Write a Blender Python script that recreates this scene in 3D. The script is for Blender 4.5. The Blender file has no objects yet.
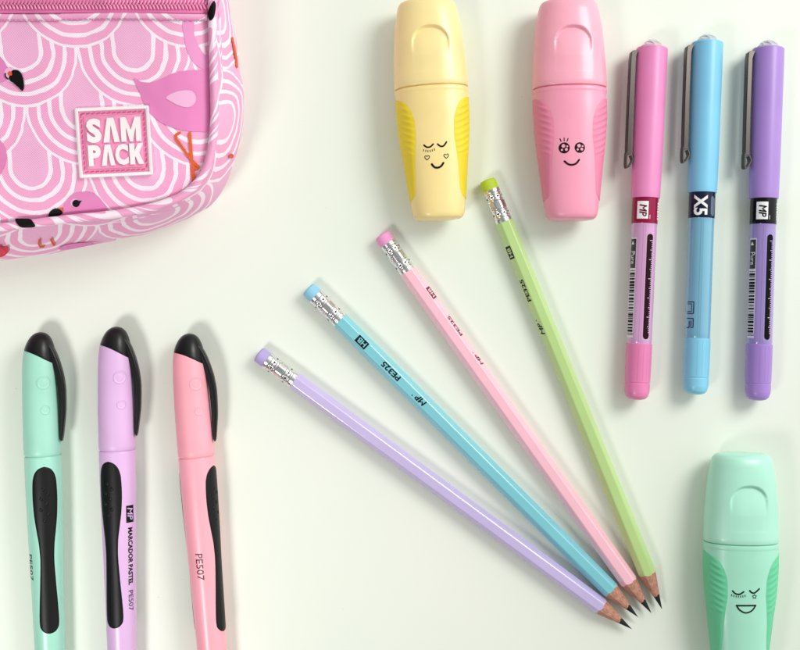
import bpy, bmesh, math, random
from mathutils import Vector, noise, kdtree

random.seed(7)
SC = bpy.context.scene
COL = SC.collection
PI = math.pi

# ------------------------------------------------------------------ scale
S = 0.0004            # metres on the table per photograph pixel
H = 0.45              # camera height above the table
CX, CY = 400.0, 325.0

# ------------------------------------------------------------------ camera
cd = bpy.data.cameras.new("camera")
cam = bpy.data.objects.new("camera", cd)
COL.objects.link(cam)
cam.location = (0, 0, H)
cam.rotation_euler = (0, 0, 0)
cd.sensor_width = 36.0
cd.lens = 36.0 * H / (800 * S)
cd.clip_start = 0.01
cd.clip_end = 20
SC.camera = cam

# ------------------------------------------------------------------ world (dim, even room light; darker straight overhead)
w = bpy.data.worlds.new("World")
SC.world = w
w.use_nodes = True
nt = w.node_tree
bg = nt.nodes["Background"]
tc = nt.nodes.new("ShaderNodeTexCoord")
sx = nt.nodes.new("ShaderNodeVectorMath")      # the room is brighter towards the window, up and to the right
sx.operation = 'DOT_PRODUCT'
sx.inputs[1].default_value = (0.66, 0.46, 0.0)
rp = nt.nodes.new("ShaderNodeValToRGB")
nt.links.new(tc.outputs["Generated"], sx.inputs[0])
mr0 = nt.nodes.new("ShaderNodeMapRange")
mr0.inputs["From Min"].default_value = -0.8
mr0.inputs["From Max"].default_value = 0.8
nt.links.new(sx.outputs["Value"], mr0.inputs["Value"])
nt.links.new(mr0.outputs[0], rp.inputs[0])
nt.links.new(rp.outputs[0], bg.inputs[0])
rp.color_ramp.elements[0].position = 0.0
rp.color_ramp.elements[0].color = (0.25, 0.25, 0.24, 1)
rp.color_ramp.elements[1].position = 1.0
rp.color_ramp.elements[1].color = (2.5, 2.56, 2.48, 1)
rp.color_ramp.elements.new(0.5).color = (0.50, 0.52, 0.50, 1)
bg.inputs[1].default_value = 0.52


# ------------------------------------------------------------------ lamps (two soft lamps of the copy stand)
def area(name, loc, aim, size, watts, col, spread=180):
    l = bpy.data.lights.new(name, 'AREA')
    l.shape = 'DISK'
    l.size = size
    l.energy = watts
    l.color = col
    l.spread = math.radians(spread)
    o = bpy.data.objects.new(name, l)
    COL.objects.link(o)
    o.location = loc
    o.rotation_euler = (Vector(aim) - Vector(loc)).to_track_quat('-Z', 'Y').to_euler()
    return o


area("key_lamp", (0.42, 0.31, 0.46), (0.04, 0.02, 0), 0.30, 2.5, (1.0, 1.0, 0.96))
area("side_lamp", (-0.26, -0.28, 0.46), (-0.17, -0.06, 0), 0.14, 0.40, (1.0, 0.99, 0.96), 92)

SC.view_settings.view_transform = 'Standard'
SC.view_settings.look = 'None'
SC.view_settings.gamma = 1
SC.view_settings.use_curve_mapping = False
SC.view_settings.exposure = 0.04
SC.render.engine = 'CYCLES'


# ================================================================== helpers
def W(px, py, z=0.0):
    k = (H - z) / H
    return Vector(((px - CX) * S * k, (CY - py) * S * k, z))


def lin(c):
    c = c / 255.0
    return c / 12.92 if c <= 0.04045 else ((c + 0.055) / 1.055) ** 2.4


def rgb(r, g, b, k=1.0):
    return (lin(r) * k, lin(g) * k, lin(b) * k, 1)


def material(name, col, rough=0.4, metal=0.0, coat=0.0, bump=0.0, bscale=900.0, vary=0.04, spec=0.5,
             trans=0.0, sss=0.0, coat_ior=1.5):
    m = bpy.data.materials.new(name)
    m.use_nodes = True
    t = m.node_tree
    b = t.nodes["Principled BSDF"]
    b.inputs["Metallic"].default_value = metal
    b.inputs["Coat Weight"].default_value = coat
    b.inputs["Coat Roughness"].default_value = 0.12
    b.inputs["Coat IOR"].default_value = coat_ior
    b.inputs["Specular IOR Level"].default_value = spec
    b.inputs["Transmission Weight"].default_value = trans
    if sss:
        b.inputs["Subsurface Weight"].default_value = sss
        b.inputs["Subsurface Radius"].default_value = (0.002, 0.0015, 0.0015)
    c = t.nodes.new("ShaderNodeTexCoord")
    n = t.nodes.new("ShaderNodeTexNoise")
    n.inputs["Scale"].default_value = 60
    n.inputs["Detail"].default_value = 4
    t.links.new(c.outputs["Object"], n.inputs["Vector"])
    r = t.nodes.new("ShaderNodeValToRGB")
    r.color_ramp.elements[0].position = 0.3
    r.color_ramp.elements[1].position = 0.7
    r.color_ramp.elements[0].color = tuple(x * (1 - vary) for x in col[:3]) + (1,)
    r.color_ramp.elements[1].color = tuple(min(1, x * (1 + vary)) for x in col[:3]) + (1,)
    t.links.new(n.outputs["Fac"], r.inputs[0])
    t.links.new(r.outputs[0], b.inputs["Base Color"])
    mr = t.nodes.new("ShaderNodeMapRange")
    mr.inputs["To Min"].default_value = max(0.02, rough - 0.06)
    mr.inputs["To Max"].default_value = rough + 0.06
    t.links.new(n.outputs["Fac"], mr.inputs["Value"])
    t.links.new(mr.outputs[0], b.inputs["Roughness"])
    if bump:
        n2 = t.nodes.new("ShaderNodeTexNoise")
        n2.inputs["Scale"].default_value = bscale
        n2.inputs["Detail"].default_value = 3
        t.links.new(c.outputs["Object"], n2.inputs["Vector"])
        bp = t.nodes.new("ShaderNodeBump")
        bp.inputs["Strength"].default_value = bump
        bp.inputs["Distance"].default_value = 0.0002
        t.links.new(n2.outputs["Fac"], bp.inputs["Height"])
        t.links.new(bp.outputs[0], b.inputs["Normal"])
    return m


def link_mesh(name, verts, faces, mat, parent=None, smooth=True, sharp=32, uvs=None, label=None):
    me = bpy.data.meshes.new(name)
    me.from_pydata([tuple(v) for v in verts], [], faces)
    bm = bmesh.new()
    bm.from_mesh(me)
    bmesh.ops.remove_doubles(bm, verts=bm.verts, dist=1e-7)
    bmesh.ops.recalc_face_normals(bm, faces=bm.faces)
    if uvs is None:
        bm.to_mesh(me)
    else:
        bm.free()
        bm = None
        l = me.uv_layers.new(name="UVMap")
        for lp in me.loops:
            l.data[lp.index].uv = uvs[lp.vertex_index]
    if bm:
        bm.free()
    if smooth:
        me.shade_smooth()
        me.set_sharp_from_angle(angle=math.radians(sharp))
    me.materials.append(mat)
    o = bpy.data.objects.new(name, me)
    COL.objects.link(o)
    if parent:
        o.parent = parent
    if label:
        o["label"] = label
    return o


def thing(name, loc, rz, label, cat, group=None):
    o = bpy.data.objects.new(name, None)
    o.empty_display_size = 0.01
    COL.objects.link(o)
    o.location = loc
    o.rotation_euler = (0, 0, rz)
    o["label"] = label
    o["category"] = cat
    if group:
        o["group"] = group
    return o


class Frame:
    """A thing lying on the table from photo point A to photo point B, axis zc photo-pixels above the table.
    Local axes: u from A to B, v to the left of u, w up; all in photo pixels."""

    def __init__(self, name, A, B, zc, label, cat, group=None):
        z = zc * S
        self.k = S * (H - z) / H
        a, b = W(A[0], A[1], z), W(B[0], B[1], z)
        d = b - a
        self.L = d.length / self.k
        self.root = thing(name, (a.x, a.y, 0), math.atan2(d.y, d.x), label, cat, group)

    def mesh(self, name, verts, faces, mat, parent=None, **kw):
        k = self.k
        return link_mesh(name, [(x * k, y * k, z * k) for x, y, z in verts], faces, mat, parent or self.root, **kw)


def pchip(xs, ys):
    n = len(xs)
    h = [xs[i + 1] - xs[i] for i in range(n - 1)]
    dl = [(ys[i + 1] - ys[i]) / h[i] for i in range(n - 1)]
    m = [0.0] * n
    m[0], m[-1] = dl[0], dl[-1]
    for i in range(1, n - 1):
        if dl[i - 1] * dl[i] > 0:
            w1, w2 = 2 * h[i] + h[i - 1], h[i] + 2 * h[i - 1]
            m[i] = (w1 + w2) / (w1 / dl[i - 1] + w2 / dl[i])

    def f(x):
        if x <= xs[0]:
            return ys[0]
        if x >= xs[-1]:
            return ys[-1]
        i = 0
        while x > xs[i + 1]:
            i += 1
        t = (x - xs[i]) / h[i]
        return ((2 * t ** 3 - 3 * t * t + 1) * ys[i] + (t ** 3 - 2 * t * t + t) * h[i] * m[i]
                + (-2 * t ** 3 + 3 * t * t) * ys[i + 1] + (t ** 3 - t * t) * h[i] * m[i + 1])
    return f


def spow(c, e):
    return math.copysign(abs(c) ** e, c)


class Body:
    """Loft along u with elliptical sections: rows (u, half width, half height, sideways shift)."""

    def __init__(self, rows, zc, n=2.0):
        us = [r[0] for r in rows]
        self.us = us
        self.a = pchip(us, [r[1] for r in rows])
        self.b = pchip(us, [r[2] for r in rows])
        self.c = pchip(us, [r[3] if len(r) > 3 else 0.0 for r in rows])
        self.zc = zc
        self.e = 2.0 / n

    def pt(self, u, th, off=0.0):
        return (u, self.c(u) + (self.a(u) + off) * spow(math.cos(th), self.e),
                self.zc + (self.b(u) + off) * spow(math.sin(th), self.e))

    def top(self, u, v, off=0.0):
        a, b = self.a(u) + off, self.b(u) + off
        q = min(1.0, abs(v - self.c(u)) / a)
        n = 2.0 / self.e
        return (u, v, self.zc + b * (max(0.0, 1 - q ** n)) ** (1 / n))

    def arc(self, u, s, th0=PI / 2, off=0.0):
        return self.pt(u, th0 - s / max(1.0, self.a(u)), off)


def loft(rings, cap0=True, cap1=True):
    v, f = [], []
    n = len(rings[0])
    for r in rings:
        v += r
    for i in range(len(rings) - 1):
        for j in range(n):
            k = (j + 1) % n
            f.append((i * n + j, i * n + k, (i + 1) * n + k, (i + 1) * n + j))
    for flag, base in ((cap0, 0), (cap1, (len(rings) - 1) * n)):
        if flag:
            c = [sum(v[base + j][q] for j in range(n)) / n for q in range(3)]
            v.append(tuple(c))
            f += [(base + j, base + (j + 1) % n, len(v) - 1) for j in range(n)]
    return v, f


def body_mesh(B, u0, u1, du=3.0, N=64, extra=(), fn=None, **kw):
    us = [u0 + (u1 - u0) * i / max(1, round((u1 - u0) / du)) for i in range(max(1, round((u1 - u0) / du)) + 1)]
    us = sorted(set(us + [u for u in list(B.us) + list(extra) if u0 <= u <= u1]))
    rings = []
    for u in us:
        r = []
        for j in range(N):
            p = B.pt(u, 2 * PI * j / N)
            r.append(fn(p) if fn else p)
        rings.append(r)
    return loft(rings, **kw)


def boxv(u0, u1, v0, v1, w0, w1):
    v = [(u, x, z) for u in (u0, u1) for x in (v0, v1) for z in (w0, w1)]
    f = [(0, 1, 3, 2), (4, 6, 7, 5), (0, 4, 5, 1), (2, 3, 7, 6), (0, 2, 6, 4), (1, 5, 7, 3)]
    return v, f


def join(parts):
    V, F = [], []
    for v, f in parts:
        o = len(V)
        V += list(v)
        F += [tuple(i + o for i in q) for q in f]
    return V, F


# ---- flat artwork pieces: lists of (2-D points, faces), later wrapped on a surface
def slice2d(me_or_bm, grid):
    bm = me_or_bm
    if grid and bm.verts:
        for ax in (0, 1):
            lo = min(v.co[ax] for v in bm.verts)
            hi = max(v.co[ax] for v in bm.verts)
            q = math.floor(lo / grid) * grid + grid
            while q < hi:
                co = [0, 0, 0]
                no = [0, 0, 0]
                co[ax] = q
                no[ax] = 1
                bmesh.ops.bisect_plane(bm, geom=bm.verts[:] + bm.edges[:] + bm.faces[:], plane_co=co, plane_no=no)
                q += grid
    bmesh.ops.triangulate(bm, faces=[f for f in bm.faces if len(f.verts) > 4])
    bm.verts.index_update()
    P = [(v.co.x, v.co.y) for v in bm.verts]
    F = [tuple(v.index for v in f.verts) for f in bm.faces]
    bm.free()
    return P, F


def poly2d(pts, grid=0):
    bm = bmesh.new()
    f = bm.faces.new([bm.verts.new((x, y, 0)) for x, y in pts])
    f.normal_update()
    bmesh.ops.triangulate(bm, faces=[f])
    return slice2d(bm, grid)


def smooth_poly(pts, n=6, closed=True):
    out = []
    m = len(pts)
    rng = range(m) if closed else range(m - 1)
    for i in rng:
        if closed:
            p0, p1, p2, p3 = pts[i - 1], pts[i], pts[(i + 1) % m], pts[(i + 2) % m]
        else:
            p0, p1, p2, p3 = pts[max(0, i - 1)], pts[i], pts[i + 1], pts[min(m - 1, i + 2)]
        for j in range(n):
            t = j / n
            out.append(tuple(0.5 * (2 * p1[q] + (p2[q] - p0[q]) * t + (2 * p0[q] - 5 * p1[q] + 4 * p2[q] - p3[q]) * t * t
                                    + (3 * p1[q] - p0[q] - 3 * p2[q] + p3[q]) * t ** 3) for q in range(len(p1))))
    if not closed:
        out.append(tuple(pts[-1]))
    return out


def ribbon(pts, width, closed=False, caps=True):
    P, F = [], []
    fine = []
    for i in range(len(pts) if closed else len(pts) - 1):
        a, b = pts[i], pts[(i + 1) % len(pts)]
        m = max(1, int(math.hypot(b[0] - a[0], b[1] - a[1]) / 1.2))
        fine += [(a[0] + (b[0] - a[0]) * q / m, a[1] + (b[1] - a[1]) * q / m) for q in range(m)]
    pts = fine if closed else fine + [pts[-1]]
    n = len(pts)
    for i in range(n):
        if closed:
            a, b = pts[i - 1], pts[(i + 1) % n]
        else:
            a, b = pts[max(0, i - 1)], pts[min(n - 1, i + 1)]
        d = Vector((b[0] - a[0], b[1] - a[1]))
        d = d.normalized() if d.length else Vector((1, 0))
        nx, ny = -d.y * width / 2, d.x * width / 2
        P += [(pts[i][0] + nx, pts[i][1] + ny), (pts[i][0] - nx, pts[i][1] - ny)]
    for i in range(n if closed else n - 1):
        j = (i + 1) % n
        F.append((2 * i, 2 * i + 1, 2 * j + 1, 2 * j))
    if caps and not closed:
        for i, q in ((0, 1), (n - 1, n - 2)):
            d = Vector((pts[i][0] - pts[q][0], pts[i][1] - pts[q][1])).normalized()
            a0 = math.atan2(d.y, d.x)
            fan = []
            for j in range(7):
                t = a0 - PI / 2 + PI * j / 6
                P.append((pts[i][0] + math.cos(t) * width / 2, pts[i][1] + math.sin(t) * width / 2))
                fan.append(len(P) - 1)
            F.append(tuple(fan))
    return P, F


def arc_pts(cx, cy, r, a0, a1, n=12, ry=None):
    ry = r if ry is None else ry
    return [(cx + r * math.cos(math.radians(a0 + (a1 - a0) * i / n)),
             cy + ry * math.sin(math.radians(a0 + (a1 - a0) * i / n))) for i in range(n + 1)]


def disc2d(cx, cy, r, n=20, ry=None):
    return poly2d(arc_pts(cx, cy, r, 0, 360 - 360 / n, n - 1, ry), 1.5 if r > 1.5 else 0)


def text2d(s, bold=0.0, grid=0.0, box=None, shear=0.0):
    """Letter outlines of s from Blender's own built-in face, fitted to box (x0, y0, x1, y1)."""
    cu = bpy.data.curves.new("lettering", 'FONT')
    cu.body = s
    cu.offset = bold
    cu.shear = shear
    cu.resolution_u = 3
    o = bpy.data.objects.new("lettering", cu)
    COL.objects.link(o)
    dg = bpy.context.evaluated_depsgraph_get()
    me = bpy.data.meshes.new_from_object(o.evaluated_get(dg))
    bm = bmesh.new()
    bm.from_mesh(me)
    bpy.data.objects.remove(o)
    bpy.data.curves.remove(cu)
    bpy.data.meshes.remove(me)
    x0 = min(v.co.x for v in bm.verts)
    x1 = max(v.co.x for v in bm.verts)
    y0 = min(v.co.y for v in bm.verts)
    y1 = max(v.co.y for v in bm.verts)
    for v in bm.verts:
        v.co.x = box[0] + (v.co.x - x0) / (x1 - x0) * (box[2] - box[0])
        v.co.y = box[1] + (v.co.y - y0) / (y1 - y0) * (box[3] - box[1])
    bmesh.ops.remove_doubles(bm, verts=bm.verts, dist=1e-5)
    return slice2d(bm, grid)


def mp_logo(x0, y0, x1, y1, wd):
    """The two slanted capitals M P as strokes in the box."""
    def q(pts):
        return [(x0 + (a + 0.10 * (b - 0.5)) * (x1 - x0), y0 + b * (y1 - y0)) for a, b in pts]
    return [ribbon(q([(0.04, 0), (0.04, 0.96)]), wd), ribbon(q([(0.04, 0.96), (0.27, 0.42), (0.50, 0.96)]), wd * 0.8), ribbon(q([(0.50, 0.96), (0.50, 0)]), wd),
            ribbon(q([(0.70, 0), (0.70, 0.96)]), wd), ribbon(q([(0.70, 0.96), (0.88, 0.95), (0.98, 0.84), (0.98, 0.64), (0.88, 0.50), (0.70, 0.48)]), wd * 0.85)]


def rect2d(x0, y0, x1, y1, grid=0):
    return poly2d([(x0, y0), (x1, y0), (x1, y1), (x0, y1)], grid)


def art(fr, name, pieces, fmap, mat, parent, off=0.12, step=0.012, **kw):
    """Wrap flat pieces on a surface: fmap(x, y, off) -> (u, v, w)."""
    V, F = [], []
    for i, (P, Q) in enumerate(pieces):
        o = len(V)
        V += [fmap(x, y, off + step * i) for x, y in P]
        F += [tuple(j + o for j in q) for q in Q]
    return fr.mesh(name, V, F, mat, parent, **kw)


# ================================================================== table
def make_table():
    m = bpy.data.materials.new("pale_painted_board")
    m.use_nodes = True
    t = m.node_tree
    b = t.nodes["Principled BSDF"]
    c = t.nodes.new("ShaderNodeTexCoord")
    n = t.nodes.new("ShaderNodeTexNoise")
    n.inputs["Scale"].default_value = 5
    n.inputs["Detail"].default_value = 3
    r = t.nodes.new("ShaderNodeValToRGB")
    r.color_ramp.elements[0].position = 0.35
    r.color_ramp.elements[1].position = 0.65
    r.color_ramp.elements[0].color = (0.780, 0.850, 0.750, 1)
    r.color_ramp.elements[1].color = (0.835, 0.855, 0.775, 1)
    n2 = t.nodes.new("ShaderNodeTexNoise")
    n2.inputs["Scale"].default_value = 1400
    n2.inputs["Detail"].default_value = 2
    bp = t.nodes.new("ShaderNodeBump")
    bp.inputs["Strength"].default_value = 0.12
    bp.inputs["Distance"].default_value = 0.0001
    t.links.new(c.outputs["Object"], n.inputs["Vector"])
    t.links.new(c.outputs["Object"], n2.inputs["Vector"])
    t.links.new(n.outputs["Fac"], r.inputs[0])
    # a few specks of dust and faint scuffs
    n3 = t.nodes.new("ShaderNodeTexNoise")
    n3.inputs["Scale"].default_value = 420
    n3.inputs["Detail"].default_value = 1
    sr = t.nodes.new("ShaderNodeMapRange")
    sr.inputs["From Min"].default_value = 0.80
    sr.inputs["From Max"].default_value = 0.86
    sr.inputs["To Max"].default_value = 0.45
    t.links.new(c.outputs["Object"], n3.inputs["Vector"])
    t.links.new(n3.outputs["Fac"], sr.inputs["Value"])
    dm = t.nodes.new("ShaderNodeMix")
    dm.data_type = 'RGBA'
    dm.inputs[7].default_value = (0.30, 0.28, 0.25, 1)
    t.links.new(sr.outputs[0], dm.inputs[0])
    t.links.new(r.outputs[0], dm.inputs[6])
    t.links.new(dm.outputs[2], b.inputs["Base Color"])
    t.links.new(n2.outputs["Fac"], bp.inputs["Height"])
    t.links.new(bp.outputs[0], b.inputs["Normal"])
    b.inputs["Roughness"].default_value = 0.52
    b.inputs["Specular IOR Level"].default_value = 0.4
    v, f = boxv(-0.75, 0.75, -0.6, 0.6, -0.025, 0.0)
    o = link_mesh("table_top", v, f, m, smooth=False)
    o["kind"] = "structure"


make_table()

# ================================================================== shared materials
M_INK = material("black_printing_ink", (0.006, 0.006, 0.007, 1), 0.45, spec=0.2)
M_WHITEINK = material("white_printing_ink", rgb(245, 243, 245), 0.45)
M_RUBBER = material("black_rubber", (0.006, 0.006, 0.007, 1), 0.42, bump=0.2, bscale=2500, spec=0.22)
M_BLACKPL = material("black_plastic", (0.006, 0.006, 0.007, 1), 0.3, spec=0.3)


# ================================================================== pencil case
def make_case():
    ZP = 0.037          # height of the piping
    pipe_c = [(212, -120), (212, -60), (212, -10), (212.5, 30), (214, 80), (214, 128), (207, 166), (189, 191), (160, 205),
              (120, 213.5), (60, 220), (0, 227.5), (-100, 238), (-200, 246), (-262, 240), (-296, 205), (-302, 100),
              (-302, -60), (-290, -125), (-250, -158), (0, -166), (120, -165), (185, -152)]
    mid_c = [(228, -120), (228, -60), (229, -10), (234, 30), (241, 76), (244, 110), (234, 163), (213, 203), (176, 223),
             (128, 237.5), (62, 251), (0, 260.5), (-100, 271), (-200, 279), (-275, 273), (-318, 225), (-330, 100),
             (-330, -60), (-318, -145), (-262, -182), (0, -190), (130, -188), (205, -175)]
    NP = 12
    pipe = smooth_poly(pipe_c, NP)
    mid = smooth_poly(mid_c, NP)
    n = len(pipe)
    org = W(60, 90, 0)
    root = thing("pencil_case", org, 0, "pink zipped pencil case printed with flamingos and white scallops in the upper left corner",
                 "pencil case")

    # ---- print: overlapping white scallops on pink cloth
    m = bpy.data.materials.new("scallop_printed_cloth")
    m.use_nodes = True
    t = m.node_tree
    b = t.nodes["Principled BSDF"]
    uvn = t.nodes.new("ShaderNodeUVMap")
    sp = t.nodes.new("ShaderNodeSeparateXYZ")
    t.links.new(uvn.outputs[0], sp.inputs[0])

    def mt(op, *a):
        nd = t.nodes.new("ShaderNodeMath")
        nd.operation = op
        for i, x in enumerate(a):
            if isinstance(x, (int, float)):
                nd.inputs[i].default_value = x
            else:
                t.links.new(x, nd.inputs[i])
        return nd.outputs[0]
    R, P_ = 56.5, 59.0
    Y0 = -8.5
    # a touch of hand-drawn wobble
    nz = t.nodes.new("ShaderNodeTexNoise")
    nz.inputs["Scale"].default_value = 0.045
    t.links.new(uvn.outputs[0], nz.inputs["Vector"])
    wob = mt('MULTIPLY', mt('SUBTRACT', nz.outputs["Fac"], 0.5), 5.0)
    y = mt('ADD', sp.outputs[1], wob)
    x = mt('ADD', mt('SUBTRACT', sp.outputs[0], mt('MULTIPLY', mt('SUBTRACT', sp.outputs[1], 48), 0.085)), wob)
    r0 = mt('ADD', mt('FLOOR', mt('DIVIDE', mt('SUBTRACT', y, Y0 + R), P_)), 1.0)

    def dist(r):
        odd = mt('MODULO', mt('ADD', r, 40.0), 2.0)
        xx = mt('SUBTRACT', mt('SUBTRACT', x, 77.0), mt('MULTIPLY', odd, R))
        dx = mt('SUBTRACT', xx, mt('MULTIPLY', mt('ROUND', mt('DIVIDE', xx, 2 * R)), 2 * R))
        dy = mt('MAXIMUM', mt('SUBTRACT', y, mt('ADD', mt('MULTIPLY', r, P_), Y0)), 0.0)
        return mt('SQRT', mt('ADD', mt('MULTIPLY', dx, dx), mt('MULTIPLY', dy, dy)))
    d0 = dist(r0)
    d1 = dist(mt('ADD', r0, 1.0))
    inside = mt('LESS_THAN', d0, R)
    d = mt('ADD', mt('MULTIPLY', d0, inside), mt('MULTIPLY', d1, mt('SUBTRACT', 1.0, inside)))
    rr = mt('ABSOLUTE', mt('SUBTRACT', mt('MODULO', mt('ADD', d, -20.0 + 6.0 + 24.0), 12.0), 6.0))
    white = mt('MULTIPLY', mt('LESS_THAN', rr, 2.1), mt('GREATER_THAN', d, 16.0))
    egg = mt('LESS_THAN', d, 20.0)
    mx1 = t.nodes.new("ShaderNodeMix")
    mx1.data_type = 'RGBA'
    mx1.inputs[6].default_value = rgb(243, 166, 205)
    mx1.inputs[7].default_value = rgb(241, 176, 213)
    t.links.new(egg, mx1.inputs[0])
    mx2 = t.nodes.new("ShaderNodeMix")
    mx2.data_type = 'RGBA'
    mx2.inputs[7].default_value = rgb(252, 233, 246)
    t.links.new(mx1.outputs[2], mx2.inputs[6])
    t.links.new(white, mx2.inputs[0])
    t.links.new(mx2.outputs[2], b.inputs["Base Color"])
    b.inputs["Roughness"].default_value = 0.55
    # woven threads
    wv = []
    for ax in (0, 1):
        wv.append(mt('SINE', mt('MULTIPLY', sp.outputs[ax], 2.5)))
    hgt = mt('ADD', mt('MULTIPLY', wv[0], wv[1]), mt('MULTIPLY', nz.outputs["Fac"], 0.5))
    bp = t.nodes.new("ShaderNodeBump")
    bp.inputs["Strength"].default_value = 0.35
    bp.inputs["Distance"].default_value = 0.00015
    t.links.new(hgt, bp.inputs["Height"])
    t.links.new(bp.outputs[0], b.inputs["Normal"])

    def L(p):
        return p - org

    samples = []        # (apparent px, py, z) of every visible cloth surface

    # ---- side walls
    NT = 22
    V, F, UV = [], [], []
    acc = 0.0
    arcl = []
    for i in range(n):
        arcl.append(acc)
        q = pipe[(i + 1) % n]
        acc += math.hypot(q[0] - pipe[i][0], q[1] - pipe[i][1])
    for tt in range(NT + 1):
        s = tt / NT                                  # 0 = table, 1 = piping
        if s < 0.35:
            q = s / 0.35
            z = 0.0005 + 0.0135 * q
            mixf = -0.14 * (1 - math.sin(q * PI / 2))  # tucked in below the bulge
        else:
            q = (s - 0.35) / 0.65
            z = 0.014 + (ZP - 0.014) * q ** 0.95
            mixf = q ** 1.35
        for i in range(n + 1):
            j = i % n
            f = abs(mixf) if mixf < 0 else mixf
            # gentle pinches and sags of the cloth
            wr = noise.noise(Vector((j * 0.11, s * 2.3, 3.1))) * 3.2 * math.sin(s * PI)
            wr += noise.noise(Vector((j * 0.31, s * 4.1, 8.1))) * 1.5 * math.sin(s * PI)
            px = mid[j][0] + (pipe[j][0] - mid[j][0]) * f
            py = mid[j][1] + (pipe[j][1] - mid[j][1]) * f
            dx, dy = mid[j][0] - pipe[j][0], mid[j][1] - pipe[j][1]
            dl = math.hypot(dx, dy)
            px += dx / dl * wr * 0.6
            py += dy / dl * wr * 0.6
            V.append(L(W(px, py, z)))
            UV.append((arcl[j] * 1.0 + (acc if i == n else 0), 30 + (1 - s) * 105))
            if s > 0.3:
                samples.append((px, py, z))
    for tt in range(NT):
        for i in range(n):
            a = tt * (n + 1) + i
            F.append((a, a + 1, a + n + 2, a + n + 1))
    link_mesh("side_panel", V, F, m, root, uvs=UV, sharp=60)

    # ---- front panel
    cx0, cy0 = -45.0, 40.0

    def edge_d(px, py):
        best = 1e9
        for i in range(0, n, 2):
            a, c = pipe[i], pipe[(i + 2) % n]
            ex, ey = c[0] - a[0], c[1] - a[1]
            tq = max(0, min(1, ((px - a[0]) * ex + (py - a[1]) * ey) / (ex * ex + ey * ey + 1e-9)))
            best = min(best, math.hypot(px - a[0] - ex * tq, py - a[1] - ey * tq))
        return best

    def zpanel(px, py):
        e = edge_d(px, py)
        zz = ZP - 0.0034 + 0.0054 * (1 - math.exp(-e / 16.0))
        zz += 0.0005 * noise.noise(Vector((px * 0.022, py * 0.03, 1.7))) * min(1, e / 25)
        zz += 0.00025 * noise.noise(Vector((px * 0.06, py * 0.05, 5.7))) * min(1, e / 25)
        return zz
    V, F, UV = [], [], []
    NR = 46
    for k in range(NR):
        f = (k / NR) ** 1.5
        for i in range(n):
            px = pipe[i][0] + (cx0 - pipe[i][0]) * f
            py = pipe[i][1] + (cy0 - pipe[i][1]) * f
            z = zpanel(px, py)
            V.append(L(W(px, py, z)))
            UV.append((px, py))
    V.append(L(W(cx0, cy0, zpanel(cx0, cy0))))
    UV.append((cx0, cy0))
    for k in range(NR - 1):
        for i in range(n):
            j = (i + 1) % n
            F.append((k * n + i, k * n + j, (k + 1) * n + j, (k + 1) * n + i))
    for i in range(n):
        F.append(((NR - 1) * n + i, (NR - 1) * n + (i + 1) % n, len(V) - 1))
    front = link_mesh("front_panel", V, F, m, root, uvs=UV, sharp=60)
    for v, uv in zip(V, UV):
        if edge_d(*uv) > 4.5:
            samples.append((uv[0], uv[1], v.z))

    # ---- piping (a cloth-covered cord) and the sewn lip outside it
    def tube(path, rad_px, z, flat=1.0, uvk=1.0):
        V, F, UV = [], [], []
        q = len(path)
        NS = 14
        for i in range(q + 1):
            a, c = path[(i - 1) % q], path[(i + 1) % q]
            p = path[i % q]
            d = Vector((c[0] - a[0], c[1] - a[1])).normalized()
            nx, ny = -d.y, d.x
            for s in range(NS + 1):
                an = 2 * PI * s / NS
                rr_ = rad_px * (1 + 0.05 * noise.noise(Vector((i * 0.5, s * 0.3, 2))))
                px, py = p[0] + nx * rr_ * math.cos(an), p[1] + ny * rr_ * math.cos(an)
                zz = z + rr_ * S * flat * math.sin(an)
                V.append(L(W(px, py, zz)))
                UV.append((arcl[i % n] * uvk + s * 2.5 + (acc * uvk if i == q else 0), s * 3.2 + arcl[i % n] * 0.9))
                if math.sin(an) > 0.2:
                    samples.append((px, py, zz))
        for i in range(q):
            for s in range(NS):
                a = i * (NS + 1) + s
                F.append((a, a + 1, a + NS + 2, a + NS + 1))
        return V, F, UV
    V, F, UV = tube(pipe, 4.3, ZP + 0.0002)
    link_mesh("piping", V, F, m, root, uvs=UV, sharp=80)
    lip = []
    for i in range(n):
        dx, dy = mid[i][0] - pipe[i][0], mid[i][1] - pipe[i][1]
        dl = math.hypot(dx, dy)
        lip.append((pipe[i][0] + dx / dl * 6.6, pipe[i][1] + dy / dl * 6.6))
    V, F, UV = tube(lip, 2.1, ZP - 0.0058, 0.9)
    link_mesh("seam_lip", V, F, m, root, uvs=UV, sharp=80)

    kd = kdtree.KDTree(len(samples))
    for i, (a, c, z) in enumerate(samples):
        kd.insert((a, c, 0), i)
    kd.balance()

    def zcloth(px, py):
        ws, zs, zm = 0.0, 0.0, 0.0
        for co, i, dd in kd.find_n((px, py, 0), 14):
            wgt = 1 / (dd + 0.3) ** 2
            ws += wgt
            zs += wgt * samples[i][2]
            zm = max(zm, samples[i][2])
        return zs / ws * 0.6 + zm * 0.4

    def onpanel(px, py, off):
        return L(W(px, py, zpanel(px, py) + off))

    def oncloth(px, py, off):
        return L(W(px, py, zcloth(px, py) + off))

    def onpiping(px, py, off):
        e = edge_d(px, py)
        return L(W(px, py, ZP + 0.0002 + S * 4.4 * math.sqrt(max(0.0, 1 - (e / 4.9) ** 2)) + off))

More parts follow.
